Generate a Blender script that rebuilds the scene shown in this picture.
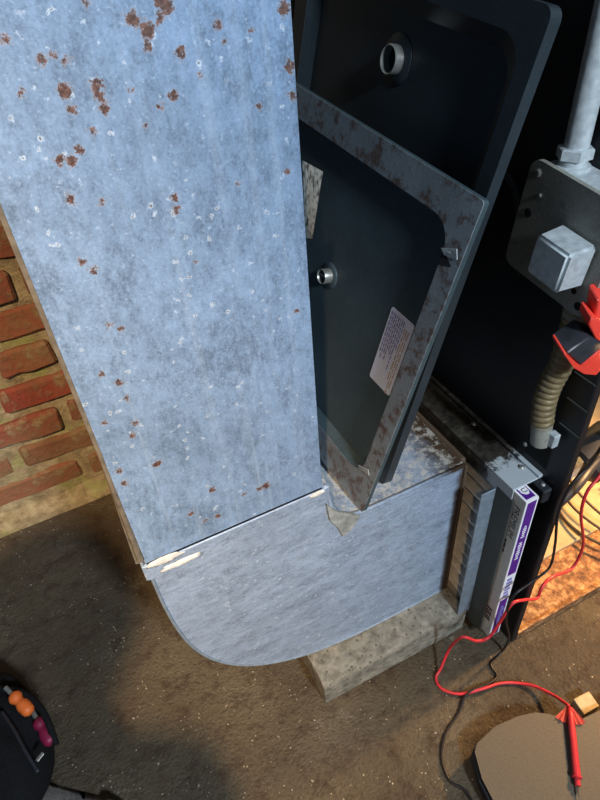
import bpy, bmesh, math, random
from mathutils import Vector, Matrix, noise

for o in list(bpy.data.objects):
    bpy.data.objects.remove(o)
scene = bpy.context.scene
C = scene.collection
V = Vector

# ------------------------------------------------------------------ camera
CAM = V((0, 0, 1.0))
ROT = Matrix(((0.8918774469966733, -0.3385200657599756, 0.29993129982807404),
              (-0.44744060073223035, -0.5636893130204452, 0.6942991194023793),
              (-0.06596611520377037, -0.7534311670381046, -0.6542094069795409)))
cam_d = bpy.data.cameras.new('camera')
cam = bpy.data.objects.new('camera', cam_d)
C.objects.link(cam)
cam_d.sensor_fit = 'VERTICAL'
cam_d.sensor_height = 32.0
cam_d.lens = 24.0
cam_d.clip_start = 0.01
r, d, f = ROT.col[0], ROT.col[1], ROT.col[2]
m = Matrix((r, -d, -f)).transposed().to_4x4()
m.translation = CAM
cam.matrix_world = m
scene.camera = cam

# ------------------------------------------------------------------ world, lights, exposure
scene.view_settings.view_transform = 'Standard'
scene.view_settings.look = 'None'
scene.view_settings.exposure = 0.0
scene.view_settings.gamma = 1.0
scene.view_settings.use_curve_mapping = False

w = bpy.data.worlds.new('basement_ambient')
scene.world = w
w.use_nodes = True
w.node_tree.nodes['Background'].inputs[0].default_value = (0.55, 0.75, 1.0, 1)
w.node_tree.nodes['Background'].inputs[1].default_value = 0.115


def area_light(name, loc, target, size, energy, col):
    l = bpy.data.lights.new(name, 'AREA')
    l.shape = 'DISK'
    l.size = size
    l.energy = energy
    l.color = col
    o = bpy.data.objects.new(name, l)
    C.objects.link(o)
    o.location = loc
    o.rotation_euler = (V(target) - V(loc)).to_track_quat('-Z', 'Y').to_euler()
    return o


def point_light(name, loc, rad, energy, col):
    l = bpy.data.lights.new(name, 'POINT')
    l.shadow_soft_size = rad
    l.energy = energy
    l.color = col
    o = bpy.data.objects.new(name, l)
    C.objects.link(o)
    o.location = loc
    return o


area_light('cool_ceiling_lamp', (0.42, -1.45, 1.9), (0.2, 0.5, 0.5), 0.30, 62, (0.78, 0.90, 1.0))
wsp = bpy.data.lights.new('warm_clamp_lamp', 'SPOT')
wsp.energy = 380
wsp.color = (1.0, 0.67, 0.37)
wsp.shadow_soft_size = 0.035
wsp.spot_size = math.radians(38)
wsp.spot_blend = 0.9
wso = bpy.data.objects.new('warm_clamp_lamp', wsp)
C.objects.link(wso)
wso.location = (-0.60, -0.90, 2.2)
wso.rotation_euler = (V((-0.26, 0.80, 0)) - wso.location).to_track_quat('-Z', 'Y').to_euler()


# ------------------------------------------------------------------ helpers
def ray(px, py):
    c = V((px - 300.0, py - 400.0, 600.0))
    return (ROT @ c).normalized()


def P(px, py, ax, val):
    dd = ray(px, py)
    t = (val - CAM[ax]) / dd[ax]
    return CAM + dd * t


def on_plane(px, py, A, n):
    dd = ray(px, py)
    return CAM + dd * ((A - CAM).dot(n) / dd.dot(n))


def lin(r, g, b):
    def c(x):
        x /= 255.0
        return x / 12.92 if x <= 0.04045 else ((x + 0.055) / 1.055) ** 2.4
    return (c(r), c(g), c(b), 1.0)


def thing(name, label, cat, loc=(0, 0, 0), group=None):
    o = bpy.data.objects.new(name, None)
    o.empty_display_size = 0.05
    C.objects.link(o)
    o.location = loc
    o['label'] = label
    o['category'] = cat
    if group:
        o['group'] = group
    return o


def tag(o, label, cat, group=None):
    o['label'] = label
    o['category'] = cat
    if group:
        o['group'] = group
    return o


def world_inv(p):
    M = Matrix.Identity(4)
    chain = []
    while p:
        chain.append(p)
        p = p.parent
    for q in reversed(chain):
        M = M @ (q.matrix_parent_inverse @ Matrix.LocRotScale(q.location, q.rotation_euler, q.scale))
    return M.inverted()


def obj(name, bm, mat, parent=None, smooth=False, angle=None):
    me = bpy.data.meshes.new(name)
    bmesh.ops.recalc_face_normals(bm, faces=bm.faces[:])
    bm.to_mesh(me)
    bm.free()
    if smooth or angle is not None:
        for p in me.polygons:
            p.use_smooth = True
        if angle is not None:
            try:
                me.set_sharp_from_angle(angle=math.radians(angle))
            except Exception:
                pass
    me.materials.append(mat)
    o = bpy.data.objects.new(name, me)
    C.objects.link(o)
    if parent is not None:
        o.parent = parent
        o.matrix_parent_inverse = world_inv(parent)
    return o


def box(bm, lo, hi, bev=0.0, M=None, seg=1):
    b = bmesh.new()
    bmesh.ops.create_cube(b, size=1.0)
    for v in b.verts:
        v.co = V(((lo[i] + hi[i]) / 2 + v.co[i] * (hi[i] - lo[i])) for i in range(3))
    if bev > 0:
        bmesh.ops.bevel(b, geom=b.edges[:], offset=bev, segments=seg, affect='EDGES', profile=0.6)
    if M is not None:
        bmesh.ops.transform(b, matrix=M, verts=b.verts[:])
    merge(bm, b)
    return bm


def merge(bm, b):
    me = bpy.data.meshes.new('tmp')
    b.to_mesh(me)
    b.free()
    bm.from_mesh(me)
    bpy.data.meshes.remove(me)


def prism(bm, pts, vec, bev=0.0):
    """polygon pts (3D) extruded by vec"""
    b = bmesh.new()
    a = [b.verts.new(V(p)) for p in pts]
    c = [b.verts.new(V(p) + V(vec)) for p in pts]
    n = len(pts)
    b.faces.new(a)
    b.faces.new(c[::-1])
    for i in range(n):
        b.faces.new((a[i], a[(i + 1) % n], c[(i + 1) % n], c[i]))
    if bev:
        bmesh.ops.bevel(b, geom=b.edges[:], offset=bev, segments=1, affect='EDGES')
    merge(bm, b)
    return bm


def smooth_path(pts, n=8):
    pts = [V(p) for p in pts]
    out = []
    L = len(pts)
    for i in range(L - 1):
        p0 = pts[max(i - 1, 0)]
        p1, p2 = pts[i], pts[i + 1]
        p3 = pts[min(i + 2, L - 1)]
        for k in range(n):
            t = k / n
            out.append(0.5 * ((2 * p1) + (p2 - p0) * t + (2 * p0 - 5 * p1 + 4 * p2 - p3) * t * t
                              + (-p0 + 3 * p1 - 3 * p2 + p3) * t ** 3))
    out.append(pts[-1])
    return out


def tube(bm, path, rad, seg=10, cap=True):
    path = [V(p) for p in path]
    n = len(path)
    rf = rad if callable(rad) else (lambda i: rad)
    up = V((0.31, 0.2, 0.93))
    rings = []
    for i in range(n):
        t = (path[min(i + 1, n - 1)] - path[max(i - 1, 0)]).normalized()
        a = (up - t * up.dot(t))
        if a.length < 1e-4:
            a = t.orthogonal()
        a.normalize()
        up = a
        b = t.cross(a)
        rr = rf(i)
        rings.append([bm.verts.new(path[i] + (a * math.cos(2 * math.pi * k / seg) + b * math.sin(2 * math.pi * k / seg)) * rr)
                      for k in range(seg)])
    for i in range(n - 1):
        for k in range(seg):
            bm.faces.new((rings[i][k], rings[i][(k + 1) % seg], rings[i + 1][(k + 1) % seg], rings[i + 1][k]))
    if cap:
        bm.faces.new(rings[0][::-1])
        bm.faces.new(rings[-1])
    return bm


def lathe(bm, prof, M, seg=20):
    """prof: list of (radius, height) ; M places the local z axis"""
    rings = []
    for rr, h in prof:
        rings.append([bm.verts.new(M @ V((rr * math.cos(2 * math.pi * k / seg), rr * math.sin(2 * math.pi * k / seg), h)))
                      for k in range(seg)])
    for i in range(len(rings) - 1):
        for k in range(seg):
            bm.faces.new((rings[i][k], rings[i][(k + 1) % seg], rings[i + 1][(k + 1) % seg], rings[i + 1][k]))
    if prof[0][0] > 1e-6:
        bm.faces.new(rings[0][::-1])
    if prof[-1][0] > 1e-6:
        bm.faces.new(rings[-1])
    bmesh.ops.remove_doubles(bm, verts=bm.verts[:], dist=1e-7)
    return bm


def axes(origin, x, y, z):
    M = Matrix((V(x), V(y), V(z))).transposed().to_4x4()
    M.translation = V(origin)
    return M


def text_mesh(name, body, size, M, mat, parent, sx=1.0):
    cu = bpy.data.curves.new(name, 'FONT')
    cu.body = body
    cu.size = size
    cu.align_x = 'CENTER'
    cu.align_y = 'CENTER'
    cu.extrude = 0.0
    cu.resolution_u = 2
    t = bpy.data.objects.new(name, cu)
    C.objects.link(t)
    dg = bpy.context.evaluated_depsgraph_get()
    me = bpy.data.meshes.new_from_object(t.evaluated_get(dg))
    bpy.data.objects.remove(t)
    me.transform(M @ Matrix.Diagonal((sx, 1, 1, 1)))
    me.materials.clear()
    me.materials.append(mat)
    o = bpy.data.objects.new(name, me)
    C.objects.link(o)
    o.parent = parent
    o.matrix_parent_inverse = world_inv(parent)
    return o


# ------------------------------------------------------------------ materials
class NT:
    def __init__(self, name):
        self.m = bpy.data.materials.new(name)
        self.m.use_nodes = True
        self.t = self.m.node_tree
        self.b = self.t.nodes['Principled BSDF']
        self.co = None

    def n(self, typ, **kw):
        x = self.t.nodes.new(typ)
        for k, v in kw.items():
            setattr(x, k, v)
        return x

    def l(self, a, b):
        self.t.links.new(a, b)

    def coord(self):
        if self.co is None:
            self.co = self.n('ShaderNodeTexCoord').outputs['Object']
        return self.co

    def noise(self, scale, detail=4, rough=0.55, vec=None, out='Fac', dist=0.0):
        x = self.n('ShaderNodeTexNoise')
        x.inputs['Scale'].default_value = scale
        x.inputs['Detail'].default_value = detail
        x.inputs['Roughness'].default_value = rough
        x.inputs['Distortion'].default_value = dist
        self.l(vec or self.coord(), x.inputs['Vector'])
        return x.outputs[out]

    def voronoi(self, scale, feature='F1', out='Distance', vec=None):
        x = self.n('ShaderNodeTexVoronoi', feature=feature)
        x.inputs['Scale'].default_value = scale
        self.l(vec or self.coord(), x.inputs['Vector'])
        return x.outputs[out]

    def ramp(self, fac, stops):
        x = self.n('ShaderNodeValToRGB')
        e = x.color_ramp.elements
        while len(e) > 1:
            e.remove(e[0])
        e[0].position, e[0].color = stops[0]
        for p, c in stops[1:]:
            k = e.new(p)
            k.color = c
        self.l(fac, x.inputs[0])
        return x.outputs[0]

    def mix(self, fac, a, b, mode='MIX'):
        x = self.n('ShaderNodeMix', data_type='RGBA', blend_type=mode)
        for s, v in ((x.inputs[0], fac), (x.inputs[6], a), (x.inputs[7], b)):
            if hasattr(v, 'is_output'):
                self.l(v, s)
            else:
                s.default_value = v
        return x.outputs[2]

    def math(self, op, a, b=0.0, clamp=False):
        x = self.n('ShaderNodeMath', operation=op, use_clamp=clamp)
        for s, v in ((x.inputs[0], a), (x.inputs[1], b)):
            if hasattr(v, 'is_output'):
                self.l(v, s)
            else:
                s.default_value = v
        return x.outputs[0]

    def scaled(self, sc):
        x = self.n('ShaderNodeVectorMath', operation='MULTIPLY')
        self.l(self.coord(), x.inputs[0])
        x.inputs[1].default_value = sc
        return x.outputs[0]

    def bump(self, h, strength=0.3, dist=0.01):
        x = self.n('ShaderNodeBump')
        x.inputs['Strength'].default_value = strength
        x.inputs['Distance'].default_value = dist
        self.l(h, x.inputs['Height'])
        self.l(x.outputs[0], self.b.inputs['Normal'])

    def set(self, col=None, rough=0.6, metal=0.0, spec=None):
        if col is not None:
            if hasattr(col, 'is_output'):
                self.l(col, self.b.inputs['Base Color'])
            else:
                self.b.inputs['Base Color'].default_value = col
        if hasattr(rough, 'is_output'):
            self.l(rough, self.b.inputs['Roughness'])
        else:
            self.b.inputs['Roughness'].default_value = rough
        if hasattr(metal, 'is_output'):
            self.l(metal, self.b.inputs['Metallic'])
        else:
            self.b.inputs['Metallic'].default_value = metal
        if spec is not None:
            self.b.inputs['Specular IOR Level'].default_value = spec
        return self.m


BLK, WHT = (0, 0, 0, 1), (1, 1, 1, 1)


def steps(lo, hi):
    return [(lo, BLK), (hi, WHT)]


def simple(name, col, rough=0.5, metal=0.0, var=0.25, scale=60, bump=0.0, spec=None):
    t = NT(name)
    nz = t.noise(scale, 4)
    dark = tuple(c * (1 - var) for c in col[:3]) + (1,)
    lite = tuple(min(1, c * (1 + var)) for c in col[:3]) + (1,)
    c = t.mix(t.ramp(nz, steps(0.3, 0.7)), dark, lite)
    if bump:
        t.bump(nz, bump, 0.002)
    return t.set(c, rough, metal, spec)


# rust spots of the duct front, taken from the photograph: (px, py, radius in px)
z2 = lambda x, y, r: (x / 1.935, y / 1.935, r)
z1 = lambda x, y, r: (x / 2.35, 200 + y / 2.35, r)
z3 = lambda x, y, r: (80 + x / 2.308, 440 + y / 2.308, r)
SPOTS = [z2(255, 38, 8), z2(285, 58, 9), z2(318, 8, 10), z2(308, 35, 5), z2(285, 88, 5), z2(350, 102, 6),
         z2(125, 175, 8), z2(138, 213, 5), z2(188, 165, 7), z2(192, 185, 7), z2(203, 210, 6), z2(335, 182, 5),
         z2(310, 207, 4), z2(115, 308, 7), z2(140, 310, 6), z2(153, 290, 5), z2(137, 384, 6), z2(198, 392, 3.5),
         z2(340, 381, 5), z2(340, 405, 4), z2(158, 507, 5), z2(181, 523, 5), z2(380, 507, 3), z2(423, 50, 5),
         z2(548, 18, 8), z2(560, 130, 6), z2(566, 185, 5), z2(80, 112, 5), z2(100, 103, 4), z2(500, 205, 3.5),
         z2(42, 180, 3.5), z2(178, 255, 3.5), z2(280, 245, 3), z2(165, 3, 4), z2(10, 75, 4), z2(128, 118, 4),
         z2(435, 80, 3), z2(487, 55, 3), z2(390, 145, 3), z2(255, 175, 3), z2(460, 355, 2.5), z2(555, 330, 3),
         z1(240, 410, 3), z1(280, 430, 5), z1(296, 465, 4), z1(246, 525, 4), z1(318, 525, 4), z1(312, 553, 4),
         z1(365, 622, 4), z1(255, 292, 3), z1(285, 303, 3), (297, 311, 3.5),
         z3(180, 55, 5), z3(305, 115, 4), z3(255, 170, 4), z3(430, 105, 5), z3(415, 112, 4), z3(380, 125, 3),
         z3(90, 72, 4), z3(100, 100, 5), z3(318, 175, 3.5), z3(290, 185, 3)]


def galvanised(name, spots=None, streak=0.5, grime=None, blue=(123, 148, 179), brushed=False):
    t = NT(name)
    co = t.coord()
    base = lin(*blue)
    dk = tuple(c * (0.60 if brushed else 0.60) for c in base[:3]) + (1,)
    lt = tuple(min(1, c * 1.32) for c in base[:3]) + (1,)
    gv = t.scaled((1.0, 1.0, 0.55)) if not brushed else t.scaled((0.7, 1.0, 1.6))
    # fine mottling at several sizes
    f1 = t.noise(150, 5, 0.75, vec=gv)
    f2 = t.noise(420, 3, 0.7)
    f3 = t.noise(28, 5, 0.7, vec=gv)
    mix3 = t.math('ADD', t.math('ADD', t.math('MULTIPLY', f1, 0.45), t.math('MULTIPLY', f2, 0.3)), t.math('MULTIPLY', f3, 0.35))
    c = t.ramp(mix3, [(0.44, dk), (0.54, base), (0.66, lt)])
    big = t.noise(4.5, 5, 0.6)
    c = t.mix(t.math('MULTIPLY', t.ramp(big, steps(0.4, 0.7)), 0.4), c, dk)
    # white oxide freckles
    fr = t.ramp(t.noise(210, 4, 0.8), steps(0.60, 0.70))
    c = t.mix(t.math('MULTIPLY', fr, 0.5), c, lin(196, 212, 230))
    # drip streaks
    sv = t.scaled((75, 75, 1.3)) if not brushed else t.scaled((16, 30, 75))
    st = t.ramp(t.noise(1.0, 4, 0.6, vec=sv), steps(0.55, 0.78))
    c = t.mix(t.math('MULTIPLY', st, 0.55 * streak), c, lin(190, 206, 224))
    # little pitted freckles: pale ring with a dark heart
    wv = t.n('ShaderNodeVectorMath', operation='ADD')
    ws = t.n('ShaderNodeVectorMath', operation='SCALE')
    t.l(t.noise(190, 3, 0.7, out='Color'), ws.inputs[0])
    ws.inputs['Scale'].default_value = 0.010
    t.l(co, wv.inputs[0])
    t.l(ws.outputs[0], wv.inputs[1])
    vd = t.voronoi(78, vec=wv.outputs[0])
    gate = t.ramp(t.noise(17, 2), steps(0.44, 0.54))
    ring = t.math('MULTIPLY', t.ramp(vd, [(0.0, WHT), (0.10, WHT), (0.19, BLK)]), gate)
    c = t.mix(t.math('MULTIPLY', ring, 0.7), c, lin(205, 220, 236))
    heart = t.math('MULTIPLY', t.ramp(vd, [(0.0, WHT), (0.05, WHT), (0.10, BLK)]), gate)
    c = t.mix(t.math('MULTIPLY', heart, 0.85), c, lin(92, 88, 90))
    if spots:
        wn = t.noise(170, 5, 0.8, out='Color')
        off = t.n('ShaderNodeVectorMath', operation='SUBTRACT')
        t.l(wn, off.inputs[0])
        off.inputs[1].default_value = (0.5, 0.5, 0.5)
        sc = t.n('ShaderNodeVectorMath', operation='SCALE')
        t.l(off.outputs[0], sc.inputs[0])
        sc.inputs['Scale'].default_value = 0.017
        ad = t.n('ShaderNodeVectorMath', operation='ADD')
        t.l(co, ad.inputs[0])
        t.l(sc.outputs[0], ad.inputs[1])
        acc = None
        for px, py, rr in spots:
            p = P(px, py, 1, 0.424)
            dn = t.n('ShaderNodeVectorMath', operation='DISTANCE')
            t.l(ad.outputs[0], dn.inputs[0])
            dn.inputs[1].default_value = p
            depth = (p - CAM).length
            s = t.math('SUBTRACT', dn.outputs['Value'], rr * 0.72 * depth / 600.0)
            acc = s if acc is None else t.math('MINIMUM', acc, s)
        halo = t.ramp(t.math('ADD', t.math('MULTIPLY', acc, 90.0), 0.5), [(0.50, WHT), (0.64, BLK)])
        c = t.mix(t.math('MULTIPLY', halo, 0.5), c, lin(200, 214, 230))
        rust = t.ramp(t.math('ADD', t.math('MULTIPLY', acc, 200.0), 0.5), [(0.42, WHT), (0.75, BLK)])
        rust = t.math('MULTIPLY', rust, t.ramp(t.noise(330, 4, 0.7), steps(0.28, 0.40)))
        rc = t.mix(t.ramp(t.noise(300, 3), steps(0.4, 0.65)), lin(74, 54, 50), lin(116, 84, 74))
        c = t.mix(rust, c, rc)
    if grime:
        c = grime(t, c)
    t.bump(t.math('ADD', mix3, t.math('MULTIPLY', vd, 0.3)), 0.2, 0.002)
    return t.set(c, t.math('ADD', t.math('MULTIPLY', f1, 0.3), 0.38), 0.2)


def zsel(t, axis, lo, hi):
    s = t.n('ShaderNodeSeparateXYZ')
    t.l(t.coord(), s.inputs[0])
    mr = t.n('ShaderNodeMapRange')
    mr.inputs[1].default_value = lo
    mr.inputs[2].default_value = hi
    t.l(s.outputs[axis], mr.inputs[0])
    return mr.outputs[0]


def boot_grime(t, c):
    # rust creeping along the end that meets the filter rack and pale corrosion crust
    k = t.math('MULTIPLY', zsel(t, 0, 0.33, 0.425), t.math('MAXIMUM', zsel(t, 2, 0.355, 0.372), zsel(t, 0, 0.396, 0.424)))
    n = t.noise(60, 6, 0.7)
    f = t.ramp(t.math('ADD', t.math('MULTIPLY', k, 0.75), t.math('MULTIPLY', n, 0.5)), steps(0.55, 0.85))
    c = t.mix(f, c, lin(72, 58, 46))
    crust = t.ramp(t.math('ADD', t.math('MULTIPLY', t.math('MULTIPLY', zsel(t, 2, 0.367, 0.373), zsel(t, 1, 0.4245, 0.43)), 0.2), t.noise(75, 6, 0.75)), steps(0.66, 0.76))
    c = t.mix(t.math('MULTIPLY', crust, 0.65), c, lin(205, 206, 200))
    return c


def m_racktop():
    t = NT('rack_top_grime_over_zinc')
    n = t.noise(75, 6, 0.75)
    clean = t.ramp(t.math('ADD', zsel(t, 1, 0.47, 0.36), t.math('MULTIPLY', t.math('SUBTRACT', n, 0.5), 0.8)), steps(0.66, 0.76))
    c = t.ramp(n, [(0.4, lin(30, 27, 24)), (0.6, lin(66, 62, 54)), (0.7, lin(108, 106, 98))])
    c = t.mix(clean, c, lin(176, 184, 190))
    t.bump(n, 0.3, 0.002)
    return t.set(c, 0.6, 0.1)


M_racktop = m_racktop()
M_duct = galvanised('galvanised_duct', SPOTS)
M_boot = galvanised('galvanised_boot', None, 0.6, boot_grime, (140, 158, 182), True)
M_galv = simple('galvanised_plain', lin(132, 146, 160), 0.45, 0.3, 0.2, 90, 0.1)
M_edge = simple('weathered_edge', lin(112, 104, 92), 0.6, 0.2, 0.35, 80, 0.2)
M_patch = simple('chalky_patch', lin(132, 137, 136), 0.85, 0, 0.4, 90, 0.5)
M_crust = simple('white_corrosion', lin(205, 205, 200), 0.9, 0, 0.2, 120, 0.6)


def rusty_dark(name, col, rust=0.5, scale=40, rough=0.42, metal=0.1):
    t = NT(name)
    n = t.noise(scale, 6, 0.7)
    c = t.mix(t.ramp(t.noise(9, 4), steps(0.3, 0.7)), tuple(x * 0.75 for x in col[:3]) + (1,), tuple(x * 1.2 for x in col[:3]) + (1,))
    c = t.mix(t.math('MULTIPLY', t.ramp(n, steps(0.49, 0.60) if rust > 0.7 else steps(0.55, 0.68)), rust), c, lin(84, 64, 52))
    fn = t.noise(420, 3, 0.6)
    c = t.mix(t.math('MULTIPLY', t.ramp(fn, steps(0.55, 0.8)), 0.35), c, tuple(min(1, x * 3) for x in col[:3]) + (1,))
    t.bump(n, 0.2, 0.002)
    return t.set(c, rough, metal)


M_door = rusty_dark('dark_slate_paint', lin(62, 77, 83), 0.05, 30, 0.45)
M_doorrim = rusty_dark('dark_slate_paint_worn', lin(116, 124, 130), 0.9, 60, 0.45)
M_door2 = rusty_dark('charcoal_paint', lin(44, 53, 59), 0.04, 30, 0.42)
M_cab = rusty_dark('near_black_cabinet_paint', lin(20, 23, 28), 0.12, 30, 0.5)
M_rack = rusty_dark('grimy_rack_steel', lin(110, 112, 108), 0.55, 70, 0.55, 0.2)
M_rackdk = rusty_dark('dark_and_shaded_steel', lin(66, 72, 70), 0.25, 60, 0.55, 0.1)
M_neck = rusty_dark('rusted_collar', lin(74, 62, 48), 0.8, 60, 0.75, 0.0)
M_boxm = rusty_dark('zinc_box', lin(146, 146, 138), 0.45, 90, 0.55, 0.2)
M_zinc = simple('bright_zinc', lin(178, 186, 190), 0.45, 0.15, 0.2, 130, 0.15)
M_flex = simple('dull_flex_steel', lin(132, 116, 86), 0.45, 0.3, 0.3, 90)
M_screw = simple('screw_steel', lin(170, 170, 165), 0.35, 0.7, 0.15, 200)
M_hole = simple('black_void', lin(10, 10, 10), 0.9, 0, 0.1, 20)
M_red = simple('red_plastic', lin(226, 62, 48), 0.45, 0, 0.08, 60)
M_guard = simple('pale_red_plastic', lin(240, 118, 96), 0.5, 0, 0.1, 60)
M_grit = simple('dull_grit', lin(140, 134, 118), 0.9, 0, 0.3, 200)
M_lead = simple('red_cable_rubber', lin(196, 44, 52), 0.42, 0, 0.1, 60)
M_blackc = simple('black_cable_rubber', lin(28, 22, 24), 0.45, 0, 0.2, 60)
M_blackp = simple('black_plastic', lin(40, 42, 48), 0.45, 0, 0.2, 90)
M_card = simple('grey_cardboard', lin(206, 203, 196), 0.85, 0, 0.1, 150, 0.1)
M_white = simple('white_print', lin(238, 236, 240), 0.6, 0, 0.04, 80)
M_purple = simple('purple_print', lin(84, 28, 136), 0.5, 0, 0.1, 120)
M_ink = simple('dark_ink', lin(46, 36, 40), 0.8, 0, 0.1, 80)
M_pleat = simple('pleated_filter_media', lin(196, 195, 190), 0.95, 0, 0.25, 60, 0.2)
t = NT('white_mesh_filter_cloth')
_a = t.voronoi(420, vec=t.scaled((1, 1, 0.45)))
M_scrap = t.set(t.ramp(_a, [(0.3, lin(246, 248, 246)), (0.6, lin(222, 226, 224)), (0.8, lin(130, 136, 136))]), 0.9)
M_label = simple('label_paper', lin(206, 220, 250), 0.5, 0, 0.08, 26)
M_labelink = simple('label_violet_ink', lin(120, 118, 178), 0.7, 0, 0.1, 60)
M_labeltan = simple('label_stain', lin(168, 148, 128), 0.7, 0, 0.25, 60)
M_bagf = simple('black_nylon', lin(19, 19, 21), 0.9, 0, 0.3, 260, 0.4, 0.2)
M_orange = simple('orange_rubber', lin(232, 112, 48), 0.5, 0, 0.1, 60)
M_maroon = simple('maroon_rubber', lin(128, 24, 60), 0.5, 0, 0.15, 60)
M_cloth = simple('grey_brown_cloth', lin(120, 114, 110), 0.95, 0, 0.3, 200, 0.4)
M_case = simple('taupe_case_plastic', lin(88, 80, 67), 0.6, 0, 0.1, 300, 0.25)
M_wood = simple('pale_wood_offcut', lin(190, 170, 130), 0.75, 0, 0.2, 90)
M_foil = simple('foil_tape', lin(200, 205, 208), 0.3, 0.6, 0.2, 120, 0.6)
M_brass = simple('steel_probe_tip', lin(190, 180, 150), 0.3, 0.9, 0.1, 100)
M_skin = simple('skin', lin(200, 150, 125), 0.6, 0, 0.08, 30)
M_shirt = simple('work_shirt', lin(70, 80, 92), 0.9, 0, 0.2, 120)


def m_floor():
    t = NT('dirty_concrete_floor')
    n1 = t.noise(3.2, 6, 0.6)
    n2 = t.noise(26, 6, 0.72)
    n3 = t.noise(190, 4, 0.7)
    c = t.ramp(n1, [(0.3, lin(70, 62, 50)), (0.52, lin(95, 84, 66)), (0.72, lin(122, 112, 92))])
    c = t.mix(t.ramp(n2, steps(0.48, 0.66)), c, lin(66, 52, 37))
    c = t.mix(t.math('MULTIPLY', t.ramp(n3, steps(0.5, 0.7)), 0.55), c, lin(66, 56, 44))
    pale = t.math('MULTIPLY', t.ramp(t.noise(9, 6, 0.75), steps(0.58, 0.7)), t.ramp(t.noise(140, 4, 0.7), steps(0.45, 0.62)))
    c = t.mix(t.math('MULTIPLY', pale, 0.6), c, lin(160, 158, 142))
    vd = t.voronoi(120)
    sp = t.math('MULTIPLY', t.ramp(vd, [(0.0, WHT), (0.10, WHT), (0.16, BLK)]), t.ramp(t.noise(30, 2), steps(0.52, 0.6)))
    c = t.mix(sp, c, lin(190, 182, 160))
    h = t.math('ADD', t.math('MULTIPLY', n2, 0.8), t.math('MULTIPLY', n3, 0.5))
    t.bump(h, 1.0, 0.012)
    return t.set(c, 0.9, 0)


def m_brick():
    t = NT('old_red_brick')
    oi = t.n('ShaderNodeObjectInfo').outputs['Random']
    c = t.ramp(oi, [(0.0, lin(104, 56, 44)), (0.4, lin(134, 62, 50)), (0.75, lin(122, 72, 54)), (1.0, lin(112, 84, 62))])
    n = t.noise(45, 6, 0.7)
    c = t.mix(t.ramp(n, steps(0.45, 0.75)), c, lin(78, 48, 40))
    lime = t.ramp(t.noise(22, 6, 0.75), steps(0.52, 0.68))
    c = t.mix(t.math('MULTIPLY', lime, 0.75), c, lin(150, 140, 108))
    haze = t.ramp(t.noise(6, 6, 0.7, vec=t.n('ShaderNodeNewGeometry').outputs['Position']), steps(0.42, 0.62))
    c = t.mix(t.math('MULTIPLY', haze, 0.55), c, lin(118, 104, 76))
    t.bump(n, 0.8, 0.008)
    return t.set(c, 0.95)


def m_mortar():
    t = NT('crumbling_lime_mortar')
    n = t.noise(30, 7, 0.75)
    c = t.ramp(n, [(0.3, lin(98, 86, 66)), (0.5, lin(146, 135, 108)), (0.72, lin(184, 176, 148))])
    g = t.ramp(t.noise(9, 5, 0.7), steps(0.52, 0.64))
    c = t.mix(t.math('MULTIPLY', g, 0.75), c, lin(136, 146, 88))
    t.bump(n, 0.9, 0.012)
    return t.set(c, 0.95)


def m_block():
    t = NT('grey_concrete_block')
    n = t.noise(60, 6, 0.7)
    c = t.ramp(n, [(0.3, lin(86, 84, 76)), (0.55, lin(126, 124, 114)), (0.75, lin(152, 148, 136))])
    vd = t.voronoi(90)
    c = t.mix(t.ramp(vd, [(0.0, WHT), (0.12, WHT), (0.2, BLK)]), c, lin(76, 72, 64))
    t.bump(t.math('ADD', n, vd), 0.5, 0.004)
    return t.set(c, 0.92)


def m_pan():
    t = NT('rusted_base_pan')
    n = t.noise(55, 7, 0.75)
    c = t.ramp(n, [(0.36, lin(70, 42, 26)), (0.5, lin(132, 90, 56)), (0.64, lin(190, 150, 104))])
    t.bump(n, 0.6, 0.004)
    return t.set(c, 0.75)


M_floor, M_brick, M_mortar, M_block, M_pan = m_floor(), m_brick(), m_mortar(), m_block(), m_pan()
M_board = simple('pale_dusty_board', lin(170, 148, 112), 0.85, 0, 0.15, 40, 0.2)

rnd = random.Random(7)

# ------------------------------------------------------------------ the setting
bm = bmesh.new()
box(bm, (-3, -3, -0.06), (3, 1.30, 0.0))
fl = obj('floor', bm, M_floor)
fl['kind'] = 'structure'

WY = 1.037
bm = bmesh.new()
g = 0.012
bmesh.ops.create_grid(bm, x_segments=150, y_segments=110, size=0.5)
for v in bm.verts:
    x, z = v.co.x * 3.0 - 0.3, (v.co.y + 0.5) * 2.2
    h = noise.fractal(V((x * 16, z * 16, 3.1)), 0.8, 2.0, 4) * 0.006
    v.co = V((x, WY + 0.004 + h, z))
wall = obj('wall_back', bm, M_mortar, smooth=True)
wall['kind'] = 'structure'
bm = bmesh.new()
box(bm, (-1.8, WY + 0.03, 0), (1.2, WY + 0.22, 2.2))
core = obj('wall_core', bm, M_mortar, wall)

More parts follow.
